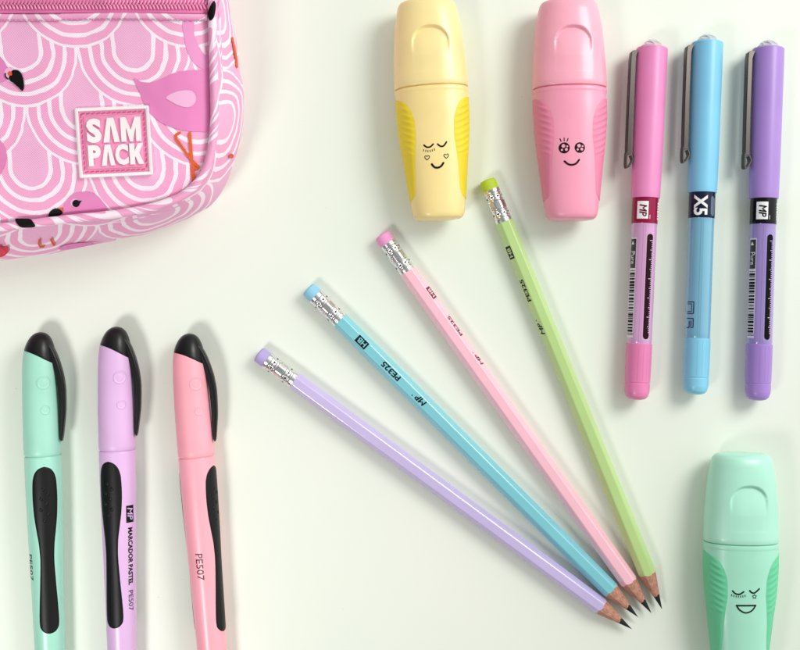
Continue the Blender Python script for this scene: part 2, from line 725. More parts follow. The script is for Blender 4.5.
    def place(name, pieces, fn, mat, parent, off=0.00012, step=0.00002):
        if name.endswith("print"):
            for i, (P, Q) in enumerate(pieces):
                o = link_mesh(name, [fn(a, c, off + step * i) for a, c in P], Q, mat, parent, sharp=80)
            return o
        V, F = [], []
        for i, (P, Q) in enumerate(pieces):
            o = len(V)
            V += [fn(a, c, off + step * i) for a, c in P]
            F += [tuple(j + o for j in q) for q in Q]
        return link_mesh(name, V, F, mat, parent, sharp=80)

    cloth = lambda nm, c: material(nm, c, 0.58, bump=0.25, bscale=1800)
    M_FL = cloth("flamingo_pink_print", rgb(228, 130, 188))
    M_FL2 = cloth("pale_pink_print", rgb(240, 178, 216))
    M_NK = cloth("neck_pink_print", rgb(231, 146, 198))
    M_OR = cloth("orange_print", rgb(216, 88, 24))
    M_RED = cloth("red_print", rgb(214, 40, 70))
    M_BK = material("black_print", (0.005, 0.004, 0.005, 1), 0.6, spec=0.12)
    G = 3.0
    sp_ = lambda pts, nn=5: poly2d(smooth_poly(pts, nn), G)
    # body of the standing flamingo, its wing, neck and legs
    bodyf = [(133.5, 78.5), (141, 81.8), (151, 82.5), (161, 79), (174, 73), (188, 70.5), (200, 70), (209.5, 70.5), (209.5, 100),
             (209, 129), (200, 131.5), (188, 131), (176, 128.5), (163, 123.5), (152, 115), (145, 105), (140, 93)]
    place("flamingo_print", [sp_([(183, 21), (193.5, 21), (194, 33), (198, 45), (204, 54), (209, 57), (209, 69), (202, 68.5), (193, 62),
                                  (187, 50), (184, 36)])], onpanel, M_NK, front, 0.00016)
    place("flamingo_print", [poly2d(smooth_poly(bodyf, 4), G),
                             sp_([(-10, 52), (-2, 55), (5, 63), (9, 73), (6, 80), (-3, 82), (-12, 76)]),
                             sp_([(-14, 136), (-2, 139), (5, 148), (6.5, 158), (3, 170), (-4, 179), (-14, 180)]),
                             sp_([(63, 213), (65, 203), (70, 196), (78, 192.5), (88, 192), (96, 195), (102, 201), (107, 208), (109, 211.5),
                                  (95, 213.5), (78, 216), (67, 216.6)])], onpanel, M_FL, front, 0.00024)
    place("feather_print", [sp_([(166, 97.5), (174, 92.5), (184, 90.3), (192, 91), (196, 97), (194.5, 103.5), (188, 107.3), (179, 105.5),
                                 (171, 101.5)])], onpanel, M_FL2, front, 0.00040)
    place("feather_print", [disc2d(75, 203, 4.6), disc2d(9.5, 73, 5.5)], onpanel, M_FL2, front, 0.00040)
    leg1 = smooth_poly([(179.5, 133), (176, 135), (176.3, 139), (181, 146), (188, 155.5), (193.5, 162), (197.8, 166), (197.5, 169),
                        (194.5, 168)], 5, False)
    leg2 = smooth_poly([(189.5, 133.5), (190.5, 145), (191.5, 158), (193, 172), (194, 188)], 6, False)
    place("leg_print", [ribbon(leg1, 2.7), ribbon(leg2, 3.2), disc2d(61, 210.6, 2.6), disc2d(10, 73.5, 2.4), disc2d(92, 12, 2.2)],
          onpanel, M_OR, front, 0.00046)
    place("beak_print", [sp_([(12, 70.5), (17, 70), (21, 73), (23.5, 80), (24, 87), (22.5, 91), (19, 88), (14, 83.5), (9.5, 80), (9.3, 76),
                              (12, 75)]),
                         ribbon(smooth_poly([(5.2, 73.5), (5.5, 76.5), (8, 79)], 5, False), 1.3),
                         sp_([(48.5, 216.5), (50, 211.5), (55, 208.6), (60, 209.6), (62.5, 213), (58, 216.5), (52, 217.4)]),
                         disc2d(76, 203.5, 3.7), poly2d([(78, 201), (81.8, 201), (79, 204.5)], G)], onpanel, M_BK, front, 0.00056)
    # bits of the print that run over the piping and the sides
    place("beak_print", [sp_([(213.5, 1), (215.8, 4), (215.5, 11), (213.5, 18), (210, 20.5), (208, 17), (208.3, 10)]),
                         sp_([(15, 219.3), (22, 218.6), (30, 219), (33, 222), (35, 226.6), (28, 227.6), (20, 226.8)])], onpiping, M_BK, root, 0.0003)
    place("leg_print", [ribbon([(39.5, 240), (38.8, 244), (40.5, 247), (43.5, 246.5)], 2.2), ribbon([(51, 239.5), (53, 243.5), (54, 245)], 2.4),
                        ribbon(smooth_poly([(232.6, 38), (234.5, 48), (236.5, 60), (237, 67)], 4, False), 2.2),
                        disc2d(231.5, 156, 2.3)], oncloth, M_OR, root, 0.0002)
    place("feather_print", [sp_([(58, 249), (66, 245), (80, 243), (96, 243), (104, 241.5), (94, 244.5), (78, 247.8), (66, 250)])], oncloth, M_FL,
          root, 0.0006)
    place("red_print", [sp_([(-6, 250), (-2, 246), (3, 248.5), (7, 246), (8, 252), (3, 256.5), (-4, 257)])], oncloth, M_RED, root, 0.0006)

    # ---- zip with its tape and coil
    M_TAPE = material("zip_tape_pink", rgb(230, 118, 172), 0.6, bump=0.4, bscale=2600)
    M_TEETH = material("zip_coil_pink", rgb(242, 150, 194), 0.35, vary=0.08)
    tape = place("zipper_tape", [poly2d([(-285, -26), (206, -30), (207.3, 13.2), (100, 12.6), (-285, 14.5)], 6.0)], onpanel, M_TAPE, root, 0.0006)
    V, F = [], []
    x = -280.0
    while x < 206.5:
        for row, yy in ((0, 2.6), (1, 6.9)):
            c0 = (x + row * 1.8, yy)
            z0 = zpanel(*c0) + 0.0010
            o = len(V)
            NS, NL = 6, 3
            for a in range(NL + 1):
                ya = c0[1] - 2.5 + 5.0 * a / NL
                for s in range(NS):
                    an = 2 * PI * s / NS
                    rr_ = 1.35 if 0 < a < NL else 0.9
                    V.append(L(W(c0[0] + rr_ * math.cos(an) + 0.7 * (a - 1.5) * (1 if row else -1), ya, z0 + rr_ * S * math.sin(an))))
            for a in range(NL):
                for s in range(NS):
                    F.append((o + a * NS + s, o + a * NS + (s + 1) % NS, o + (a + 1) * NS + (s + 1) % NS, o + (a + 1) * NS + s))
        x += 3.6
    link_mesh("zipper_teeth", V, F, M_TEETH, tape, sharp=80)
    # folded welt below the zip, with its row of stitches
    V, F, UV = [], [], []
    xs = [-285 + 2.0 * i for i in range(247)]
    prof = [(13.2, 0.0004), (13.4, 0.0012), (14.4, 0.00155), (16, 0.0015), (18.4, 0.0010), (20.2, 0.00025)]
    for xi in xs:
        for (yy, zo) in prof:
            yb = yy + 0.5 * math.sin(xi * 0.04) + (0.6 if xi < 60 else 0)
            V.append(L(W(xi, yb, zpanel(xi, yb) + zo + 0.00012 * noise.noise(Vector((xi * 0.2, yy, 4))))))
            UV.append((xi, yb))
    for i in range(len(xs) - 1):
        for j in range(len(prof) - 1):
            a = i * len(prof) + j
            F.append((a, a + 1, a + 1 + len(prof), a + len(prof)))
    welt = link_mesh("welt", V, F, m, root, uvs=UV, sharp=80)
    M_TH = material("pink_thread", rgb(206, 120, 168), 0.6)
    pieces = []
    xx = -280
    while xx < 204:
        yb = 19.4 + 0.5 * math.sin(xx * 0.04) + (0.6 if xx < 60 else 0)
        pieces.append(ribbon([(xx, yb - 0.25), (xx + 3.0, yb + 0.3)], 1.0))
        xx += 5.6
    place("stitching", pieces, onpanel, M_TH, welt, 0.0010, 0.0)

    # ---- rubber patch
    Q = [(74.2, 108.2), (148.8, 105.2), (153.2, 174.8), (79.4, 178.4)]   # tl, tr, br, bl

    def pq(x, y):                                    # 75 x 70 patch space, y down
        s, q = x / 75.0, y / 70.0
        px = (Q[0][0] * (1 - s) + Q[1][0] * s) * (1 - q) + (Q[3][0] * (1 - s) + Q[2][0] * s) * q
        py = (Q[0][1] * (1 - s) + Q[1][1] * s) * (1 - q) + (Q[3][1] * (1 - s) + Q[2][1] * s) * q
        return px, py
    zb = max(zpanel(*pq(x, y)) for x in (0, 37, 75) for y in (0, 35, 70)) - 0.0002

    def onpatch(x, y, h):
        px, py = pq(x, y)
        return L(W(px, py, zb + h))

    def rrect(x0, y0, x1, y1, r, nn=4):
        out = []
        for (cx, cy, a) in ((x1 - r, y1 - r, 0), (x0 + r, y1 - r, 90), (x0 + r, y0 + r, 180), (x1 - r, y0 + r, 270)):
            out += [(cx + r * math.cos(math.radians(a + 90 * i / nn)), cy + r * math.sin(math.radians(a + 90 * i / nn))) for i in range(nn + 1)]
        return out
    M_PB = material("patch_pink_rubber", rgb(240, 146, 186), 0.45)
    M_PW = material("patch_white_rubber", rgb(252, 240, 243), 0.42)
    M_PS = material("patch_thread", rgb(196, 84, 132), 0.6)
    # base slab
    o1 = rrect(0.4, 0.4, 74.6, 69.6, 1.5)
    N1 = len(o1)
    V = [onpatch(x, y, -0.0016) for x, y in o1] + [onpatch(x, y, 0.0006) for x, y in o1]
    F = [(i, (i + 1) % N1, N1 + (i + 1) % N1, N1 + i) for i in range(N1)] + [tuple(range(N1, 2 * N1))]
    patch = link_mesh("rubber_patch", V, F, M_PB, root, sharp=40)
    # raised white border: bevelled frame
    loops = [(0.0, -0.0016), (0.0, 0.0011), (0.6, 0.0014), (3.0, 0.0014), (3.6, 0.0011), (3.7, 0.0004)]
    V, F = [], []
    for ins, hh in loops:
        V += [onpatch(x, y, hh) for x, y in rrect(ins, ins, 75 - ins, 70 - ins, max(0.3, 1.8 - ins * 0.4))]
    for a in range(len(loops) - 1):
        for i in range(N1):
            j = (i + 1) % N1
            F.append((a * N1 + i, a * N1 + j, (a + 1) * N1 + j, (a + 1) * N1 + i))
    link_mesh("border", V, F, M_PW, patch, sharp=50)
    # raised pink field inside the stitch channel
    loops = [(8.2, 0.0004), (8.4, 0.0009), (9.0, 0.0011)]
    V, F = [], []
    for ins, hh in loops:
        V += [onpatch(x, y, hh) for x, y in rrect(ins, ins, 75 - ins, 70 - ins, 1.0)]
    for a in range(len(loops) - 1):
        for i in range(N1):
            j = (i + 1) % N1
            F.append((a * N1 + i, a * N1 + j, (a + 1) * N1 + j, (a + 1) * N1 + i))
    F.append(tuple(2 * N1 + i for i in range(N1)))
    link_mesh("raised_field", V, F, M_PB, patch, sharp=50)
    V, F = [], []
    for (ax, c0, lo, hi) in (('h', 6.0, 6, 69), ('h', 64.0, 6, 69), ('v', 6.0, 6, 64), ('v', 69.0, 6, 64)):
        q = lo + 0.5
        while q < hi - 2.5:
            rib = ribbon([(q, c0 + 0.25), (q + 3.2, c0 - 0.25)] if ax == 'h' else [(c0 + 0.25, q), (c0 - 0.25, q + 3.2)], 1.15)
            o = len(V)
            V += [onpatch(x, y, 0.00085) for x, y in rib[0]]
            F += [tuple(j + o for j in f) for f in rib[1]]
            q += 5.2
    link_mesh("stitching", V, F, M_PS, patch, sharp=80)
    # raised letters
    fx = lambda zx: (zx - 88) / 6.5 - 0.5
    fy = lambda zy: (zy - 112) / 6.5 + 0.5

    def poly_letter(pts, x0, y0, x1, y1):
        return poly2d([(x0 + a * (x1 - x0), y0 + c * (y1 - y0)) for a, c in pts])
    lam = [(0, 1), (0.30, 0), (0.70, 0), (1, 1), (0.66, 1), (0.50, 0.30), (0.36, 1)]
    em = [(0, 1), (0, 0), (0.27, 0), (0.5, 0.52), (0.73, 0), (1, 0), (1, 1), (0.74, 1), (0.74, 0.42), (0.57, 1), (0.43, 1), (0.26, 0.42), (0.26, 1)]
    kay = [(0, 1), (0, 0), (0.36, 0), (0.36, 0.36), (0.62, 0), (1, 0), (0.68, 0.46), (1, 1), (0.62, 1), (0.40, 0.62), (0.36, 0.68), (0.36, 1)]
    G2 = lambda ch, x0, y0, x1, y1: ([(a, y0 + y1 - c) for a, c in text2d(ch, 0.055, 0, (x0, y0, x1, y1))[0]],
                                     text2d(ch, 0.055, 0, (x0, y0, x1, y1))[1])
    y0a, y1a, y0b, y1b = 11.0, 35.5, 37.6, 58.6
    pcs = [G2("S", 10.6, y0a, 25.6, y1a), poly_letter(lam, 27.0, y0a, 43.6, y1a), poly_letter(em, 45.2, y0a, 65.4, y1a),
           G2("P", 10.8, y0b, 23.6, y1b), poly_letter(lam, 23.8, y0b, 37.6, y1b), G2("C", 38.0, y0b, 51.4, y1b),
           poly_letter(kay, 52.6, y0b, 66.8, y1b)]
    V, F = [], []
    for P, Qf in pcs:
        bm = bmesh.new()
        vs = [bm.verts.new((a, c, 0)) for a, c in P]
        for q in Qf:
            try:
                bm.faces.new([vs[j] for j in q])
            except ValueError:
                pass
        ex = bmesh.ops.extrude_face_region(bm, geom=bm.faces[:])
        for g in ex["geom"]:
            if isinstance(g, bmesh.types.BMVert):
                g.co.z = 1
        bm.verts.index_update()
        o = len(V)
        V += [onpatch(v.co.x, v.co.y, 0.0010 + 0.0009 * v.co.z) for v in bm.verts]
        F += [tuple(v.index + o for v in f.verts) for f in bm.faces]
        bm.free()
    link_mesh("lettering", V, F, M_PW, patch, sharp=40)


make_case()


# ================================================================== highlighters
def make_highlighter(A, B, cols, label, face, shift, glint=None):
    zc = 26.0
    fr = Frame("highlighter", A, B, zc, label, "highlighter", "stubby pastel highlighters")
    k_cap = [(0.0, 20, 13), (0.6, 24, 17), (2.2, 27.0, 20.5), (5.0, 28.9, 22.6), (12, 30.6, 23.6), (30, 33.6, 24.8), (60, 36.0, 25.7),
             (82, 36.9, 26.0), (86.6, 36.9, 26.0), (87.2, 36.5, 25.6)]
    CapB = Body(k_cap, zc, 2.25)
    pl = dict(coat=0.15)
    mc = material("cap_plastic", cols[0], 0.34, **pl, sss=0.05)
    mb = material("body_plastic", cols[1], 0.36, **pl, sss=0.05)
    mg = material("grip_rubber", cols[2], 0.5, bump=0.3, bscale=2500)

    def scoop(p):
        u, v, ww = p
        if ww < zc + 8:
            return p
        # thumb rest: arched outline, deepest at its arch, running out towards the rim
        hw, r, top = 19.0, 17.5, 29.0
        vv = v - 1.0
        if u < top + r:
            d = math.hypot(max(0, abs(vv) - (hw - r)), u - (top + r)) - r
        else:
            d = abs(vv) - hw
        ins = max(0.0, min(1.0, -d / 2.6))
        ins = ins * ins * (3 - 2 * ins)
        depth = 4.2 * max(0.0, 1 - (u - top) / 30.0) ** 1.3 + 0.12
        if u > 74:
            ins *= max(0.0, 1 - (u - 74) / 0.9)
        return (u, v, ww - depth * ins)
    v, f = [], []
    us = [r[0] for r in k_cap if r[0] < 24 or r[0] > 80] + [22 + 0.75 * i for i in range(76)]
    us = sorted(set(us))
    rings = []
    for u in us:
        ring = [CapB.pt(u, -PI / 2 - 0.0 + PI * 2 * j / 200) for j in range(200)]
        rings.append([scoop(p) for p in ring])
    v, f = loft(rings)
    fr.mesh("cap", v, f, mc, sharp=38)
    k_body = [(86.0, 34.5, 23.5), (88.2, 34.5, 23.5), (88.5, 36.2, 25.0), (89.2, 36.9, 25.6), (92.4, 36.9, 25.6), (93.4, 36.4, 25.2), (110, 36.2, 25.0),
              (130, 35.2, 24.6), (160, 32.0, 23.2), (190, 28.6, 21.4), (208, 26.6, 20.3), (213.5, 25.6, 19.6), (216.6, 24.0, 18.2),
              (218.2, 21.5, 15.8), (218.8, 17, 12)]
    Bd = Body(k_body, zc, 2.25)
    v, f = body_mesh(Bd, 86.0, 218.8, 2.5, 120)
    body = fr.mesh("body", v, f, mb, sharp=38)
    # grip pads along both flanks
    half = pchip([98, 101, 106, 114, 124, 136, 150, 166, 182, 194, 200], [0, 5.5, 10.6, 14.4, 16.4, 16.0, 13.2, 10.2, 8.0, 5.4, 0.0])
    for sgn in (1, -1):
        V, F = [], []
        NU, NA = 150, 34
        for i in range(NU + 1):
            u = 98 + 102.0 * i / NU
            a = Bd.a(u)
            hv = max(0.0, half(u))
            vin = a - hv
            th_in = math.acos(min(1, (vin / a)) ** (1 / Bd.e))
            th_out = -th_in * 0.9
            for j in range(NA + 1):
                q = j / NA
                th = th_in + (th_out - th_in) * q
                edge = min(q, 1 - q) * NA
                off = 0.05 + 0.55 * min(1, edge / 2.0)
                s_ = math.cos(th) * 30
                if 104 < u < 158:
                    fade = min(1, (u - 104) / 4, (158 - u) / 4) * min(1, edge / 3)
                    ph = (u - 0.55 * (th * 22)) / 6.2
                    fade *= min(1.0, max(0.15, (th - 0.1) / 0.35))
                    off += 0.7 * fade * max(0.0, math.sin(2 * PI * ph)) ** 0.7
                p = Bd.pt(u, th, off)
                V.append((p[0], sgn * p[1], p[2]))
        for i in range(NU):
            for j in range(NA):
                a0 = i * (NA + 1) + j
                F.append((a0, a0 + 1, a0 + NA + 2, a0 + NA + 1))
        fr.mesh("grip_pad", V, F, mg, sharp=70)
    # printed face
    du, dv = shift
    fm = lambda x, y, off: Bd.top(x + du, y + dv, off)
    art(fr, "face_print", face, fm, M_INK, body, 0.14, 0.02, sharp=80)
    if glint:
        art(fr, "eye_glint", glint, fm, mb, body, 0.55, 0.01, sharp=80)
    return fr


# artwork in (u, v): u runs towards the body end, v to the right in the photograph
def sw(pts, wd):      # stroke given as (v, u)
    return ribbon([(u, v) for v, u in smooth_poly(pts, 4, False)], wd)


def heart(v, u, s):
    pts = [(0, 0.9), (-0.8, 0.1), (-0.95, -0.5), (-0.5, -0.9), (0, -0.45), (0.5, -0.9), (0.95, -0.5), (0.8, 0.1)]
    return ribbon([(u + b * s, v + a * s) for a, b in pts], 0.75, closed=True)


def lashes(v0, v1, u, n, ln, bow):
    out = []
    for i in range(n):
        q = i / (n - 1)
        v = v0 + (v1 - v0) * q
        uu = u + bow * math.sin(PI * q)
        out.append(ribbon([(uu, v), (uu + ln, v + (q - 0.5) * 0.6)], 0.7))
    return out


face_sleepy = ([sw([(-11, 144.5), (-8.5, 146.6), (-5, 146.6), (-2, 144.2)], 1.6)] + lashes(-11.5, -1.2, 148.6, 6, 1.8, 1.2)
               + [sw([(2.4, 144.4), (5, 146.6), (8.2, 146.4), (11.2, 142.8)], 1.6)]
               + [heart(-8.6, 157, 2.5), heart(10.2, 156.5, 2.5)]
               + [sw([(-4.4, 163.6), (-2, 166.6), (1.4, 167.3), (4.6, 166), (7, 163)], 2.0)])


def round_eye(v, u, r):
    return [disc2d(u, v, r, 24)]


def glints(v, u, r):
    return [disc2d(u + a * r, v + b * r, c * r, 14) for a, b, c in ((-0.34, -0.16, 0.34), (0.36, -0.42, 0.20), (0.30, 0.36, 0.27), (-0.26, 0.52, 0.17))]


eye_glints = glints(-7.6, 146.5, 5.4) + glints(7.6, 146.5, 5.2)
face_star = (round_eye(-7.6, 146.5, 5.4) + round_eye(7.6, 146.5, 5.2)
             + [ribbon([(140.0, -10.5), (137.4, -11.6)], 0.9), ribbon([(139.6, -7.6), (136.8, -7.6)], 0.9), ribbon([(140.0, -4.8), (137.4, -3.8)], 0.9)]
             + [sw([(-7.4, 159.5), (-4, 162.4), (0, 163.2), (4, 161.8), (6.8, 158.4)], 1.9)])


def star(v, u, s):
    pts = []
    for i in range(10):
        r = s if i % 2 == 0 else s * 0.5
        a = -PI / 2 + i * PI / 5
        pts.append((u + r * math.sin(a), v + r * math.cos(a)))
    return ribbon(pts, 0.7, closed=True)


face_laugh = ([sw([(-9.5, 137.2), (-7, 139.6), (-3, 140.2), (1, 137.6)], 1.5)] + lashes(-10.2, 2.2, 140.6, 7, 1.8, 1.1)
              + [sw([(6.8, 136.4), (9, 138.4), (12, 138.4), (16.4, 134.6)], 1.5), star(11.6, 142.2, 2.3)]
              + [ribbon([(151.4, -5.6), (151.0, 13.0)], 1.5), sw([(-5.6, 151.2), (-2.6, 155.6), (3.4, 158.4), (9.6, 156), (13.0, 151)], 1.4)])

YEL = (rgb(249, 226, 160), rgb(249, 224, 154), rgb(234, 210, 40))
PNK = (rgb(250, 172, 192), rgb(247, 160, 186), rgb(232, 132, 166))
GRN = (rgb(178, 234, 212), rgb(168, 229, 204), rgb(104, 206, 158))
make_highlighter((426.2, 1.6), (439.0, 217.3), YEL, "pale yellow highlighter with a sleepy blushing face, left of the pink one", face_sleepy, (2.2, -0.4))
make_highlighter((568.2, 1.6), (571.6, 217.6), PNK, "pink highlighter with big round sparkling eyes printed on its body", face_star, (3.2, -2.0), eye_glints)
make_highlighter((742.0, 453.2), (739.5, 671.2), GRN, "mint green highlighter with a laughing face in the lower right corner", face_laugh, (-4.6, -5.0))


# ================================================================== rollerball pens
def make_rollerball(A, B, c_cap, c_barrel, c_band, c_plug, label, variant):
    zc = 15.6
    fr = Frame("rollerball_pen", A, B, zc, label, "pen", "capped pastel rollerball pens")
    mcap = material("cap_plastic", c_cap, 0.4, coat=0.1)
    mbar = material("barrel_plastic", c_barrel, 0.16, coat=1.0, vary=0.03)
    mplug = material("plug_plastic", c_plug, 0.36, coat=0.1)
    mband = material("label_film", c_band, 0.25, coat=0.12, spec=0.25)
    mcore = material("barrel_line", tuple(x * 0.72 for x in c_barrel[:3]) + (1,), 0.3, coat=0.5)  # darker tone of the barrel colour for its thin lengthwise lines
    CapB = Body([(0, 13.2, 13.2), (0.4, 14.8, 14.8), (1.4, 15.5, 15.5), (60, 15.2, 15.2), (149, 14.2, 14.2), (150.4, 14.0, 14.0), (150.6, 13.2, 13.2)], zc)
    v, f = body_mesh(CapB, 0, 150.6, 6, 72)
    cap = fr.mesh("cap", v, f, mcap)
    # clear faceted button on the cap end
    mgl = material("clear_plastic", (0.96, 0.96, 0.95, 1), 0.12, trans=0.5, vary=0.0)
    v, f = [], []
    rings = []
    for (u, r, tw) in ((0.2, 11.0, 0), (-2.2, 10.4, 0.0), (-5.4, 8.2, 0.39), (-8.2, 3.4, 0.0), (-8.6, 0.6, 0.0)):
        rings.append([(u, r * math.cos(2 * PI * j / 8 + tw), zc + r * math.sin(2 * PI * j / 8 + tw)) for j in range(8)])
    v, f = loft(rings)
    fr.mesh("end_button", v, f, mgl, smooth=False)
    # dark steel clip on the left flank
    mst = material("dark_steel", (0.055, 0.048, 0.045, 1), 0.30, metal=0.9)
    th = math.radians(174)
    er = (math.cos(th), math.sin(th))
    et = (-er[1], er[0])

    def sect(u, r0, r1, hw):
        pts = [(r0, -hw), (r1 - 0.6, -hw), (r1, -hw + 0.8), (r1, hw - 0.8), (r1 - 0.6, hw), (r0, hw), (r0, hw - 1.0), (r1 - 1.2, hw - 1.2),
               (r1 - 1.2, -hw + 1.2), (r0, -hw + 1.0)]
        return [(u, er[0] * a + et[0] * b, zc + er[1] * a + et[1] * b) for a, b in pts]
    path = [(4.0, 13, 16.6), (4.4, 13, 20.2), (6.0, 16.0, 22.0), (12, 18.0, 22.6), (60, 18.4, 22.8), (100, 18.2, 22.6), (108, 18.0, 22.4)]
    rings = [sect(u, a, b, 4.2 if u > 8 else 3.9) for u, a, b in path]
    v, f = loft(rings)
    clip = fr.mesh("clip", v, f, mst, sharp=25)
    # sprung loop at the free end of the clip
    loop = [(106, 22.0), (112, 22.2), (119.5, 22.0), (121.0, 20.6), (119.0, 18.6), (113.5, 15.8), (108.5, 17.6)]
    V, F = [], []
    lp = smooth_poly(loop, 5, False)
    rings = []
    for i, (u, r) in enumerate(lp):
        a, b = lp[max(0, i - 1)], lp[min(len(lp) - 1, i + 1)]
        d = Vector((b[0] - a[0], b[1] - a[1])).normalized()
        nu, nr = -d.y * 0.55, d.x * 0.55
        q = []
        for (su, hw) in ((1, -4.2), (1, 4.2), (-1, 4.2), (-1, -4.2)):
            uu, rr = u + nu * su, r + nr * su
            q.append((uu, er[0] * rr + et[0] * hw, zc + er[1] * rr + et[1] * hw))
        rings.append(q)
    v, f = loft(rings)
    fr.mesh("clip_loop", v, f, mst, clip, sharp=40)
    # label section
    BarB = Body([(149, 12.9, 12.9), (176, 12.9, 12.9), (176.4, 12.75, 12.75), (294.5, 12.5, 12.5), (295, 12.3, 12.3), (296, 12.3, 12.3)], zc)
    v, f = body_mesh(BarB, 149, 176.2, 4, 64, cap0=False, cap1=False)
    band = fr.mesh("label_band", v, f, mband)
    v, f = body_mesh(BarB, 176.2, 296, 6, 64)
    barrel = fr.mesh("barrel", v, f, mbar)
    PlB = Body([(295.6, 12.0, 12.0), (296.2, 12.9, 12.9), (334.2, 12.5, 12.5), (334.7, 12.1, 12.1), (335.4, 12.1, 12.1), (335.9, 12.45, 12.45),
                (344, 12.2, 12.2), (348.5, 10.8, 10.8), (351, 8.2, 8.2), (352, 4.5, 4.5), (352.2, 0.8, 0.8)], zc)
    v, f = body_mesh(PlB, 295.6, 352.2, 4, 64)
    plug = fr.mesh("end_plug", v, f, mplug)

    amap = lambda x, y, off: BarB.arc(x, y, PI / 2, off)
    arcv = lambda vv: 12.8 * math.asin(max(-1, min(1, vv / 12.8)))
    # lengthwise moulding lines of the barrel and plug
    art(fr, "moulding_line", [rect2d(178, arcv(-3.6), 294, arcv(-3.0), 6), rect2d(178, arcv(-1.4), 294, arcv(-1.0), 6)], amap, mcore, barrel, 0.03, 0.01, sharp=80)
    pm = lambda x, y, off: PlB.arc(x, y, PI / 2, off)
    md = material("plug_line", tuple(x * 0.78 for x in c_plug[:3]) + (1,), 0.4)
    art(fr, "moulding_line", [rect2d(298, s0, 333, s0 + 0.35, 6) for s0 in (-3.2, 2.0, 6.2)], pm, md, plug, 0.03, 0.0, sharp=80)
    if variant == "X5":
        art(fr, "lettering", [text2d("X5", 0.03, 1.2, (153.5, arcv(-10.0), 174, arcv(2.2)))], amap, M_WHITEINK, band, 0.15, sharp=80)
        mg_ = material("grey_ink", rgb(96, 108, 132), 0.4)
        art(fr, "emblem", [poly2d(smooth_poly([(155, 6.6), (160, 6.0), (170, 6.0), (173.5, 7.2), (173.5, 11), (160, 12.5), (155.5, 10)], 4), 1.2)], amap,
            mg_, band, 0.12, sharp=80)
        dk = material("navy_ink", rgb(40, 40, 84), 0.4)
        s0, s1 = arcv(-12.2), arcv(-7.4)
        ol = [ribbon([(260, s0), (260, s1), (271.5, s1), (271.5, s0)], 1.1, caps=False), ribbon([(262, s0), (262, s1 - 2.2), (269.6, s1 - 2.2), (269.6, s0)], 0.8, caps=False),
              ribbon([(276.5, s0), (276.5, s1), (285.5, s1), (285.5, s1 - 2.4), (278.5, s1 - 2.4)], 1.0, caps=False),
              ribbon([(279, s1 - 4.4), (285.5, s1 - 4.4), (285.5, s0)], 1.2, caps=False)]
        art(fr, "lettering", ol, amap, dk, barrel, 0.1, 0.02, sharp=80)
    else:
        art(fr, "logo_panel", [rect2d(154.6, arcv(-9.6), 172.0, arcv(0.6), 1.5)], amap, M_WHITEINK, band, 0.10, sharp=80)
        art(fr, "lettering", mp_logo(158.6, arcv(-7.2), 169.2, arcv(-1.2), 1.45), amap, material("band_ink", tuple(x * 0.5 for x in c_band[:3]) + (1,), 0.3),
            band, 0.24, sharp=80)
        bits = []
        rnd = random.Random(3)
        x = 155.0
        for wd in (2.2, 1.8, 1.6, 2.2, 1.0, 1.8, 1.6):
            bits.append(rect2d(x, arcv(10.6), x + wd, arcv(12.4), 1.0))
            x += wd + 0.8
        bits.append(rect2d(168.0, arcv(2.2), 172.0, arcv(2.6), 1))
        art(fr, "small_print", bits, amap, M_WHITEINK, band, 0.12, 0.0, sharp=80)
        # gauge: rounded dark bar with pale ticks
        g0, g1 = arcv(0.6), arcv(6.8)
        gc = (g0 + g1) / 2
        hr = (g1 - g0) / 2
        pill = arc_pts(288, gc, hr, -90, 90, 8) + arc_pts(190, gc, hr, 90, 270, 8)
        mdk = material("gauge_ink", tuple(x * 0.06 for x in c_band[:3]) + (1,), 0.4, spec=0.12)
        art(fr, "gauge", [poly2d(pill, 2.0)], amap, mdk, barrel, 0.10, sharp=80)
        ticks = []
        x = 193.0
        i = 0
        while x < 286:
            ln = 3.6 if i % 10 == 0 else (2.6 if i % 5 == 0 else 1.5)
            ticks.append(rect2d(x, g1 - ln, x + 0.6, g1 + 0.05, 1.5))
            x += 1.9
            i += 1
        art(fr, "gauge_tick", ticks, amap, material("tick_ink", rgb(214, 190, 222), 0.4), barrel, 0.22, 0.0, sharp=80)
        # bar code strip with its dark heading
        s0, s1 = arcv(-12.65), arcv(-9.1)
        mpale = material("label_paper", rgb(226, 218, 232), 0.45)
        art(fr, "bar_code_strip", [rect2d(190.5, s0 - 1, 290, s1 + 0.7, 2.0)], amap, mpale, barrel, 0.06, sharp=80)
        mh = material("heading_ink", rgb(48, 44, 50), 0.4)
        art(fr, "bar_code_heading", [rect2d(192, s0, 221, s1, 2.0)], amap, mh, barrel, 0.14, sharp=80)
        art(fr, "lettering", [poly2d([(194, s0 + 3.6), (197.5, s0 + 1.4), (197.5, s0 + 5.8)], 1.0), text2d("Pure", 0.0, 1.0, (204.5, s0 + 1.8, 217, s1 - 0.8))], amap,
            M_WHITEINK, barrel, 0.24, sharp=80)
        bars = []
        x = 223.5
        while x < 288:
            wd = rnd.choice((0.6, 0.6, 1.1, 1.7, 2.3))
            bars.append(rect2d(x, s0, x + wd, s1 + (0.6 if x > 284 else 0), 2.0))
            x += wd + rnd.choice((0.6, 0.9, 1.4))
        art(fr, "bar_code", bars, amap, M_INK, barrel, 0.14, 0.0, sharp=80)
    return fr


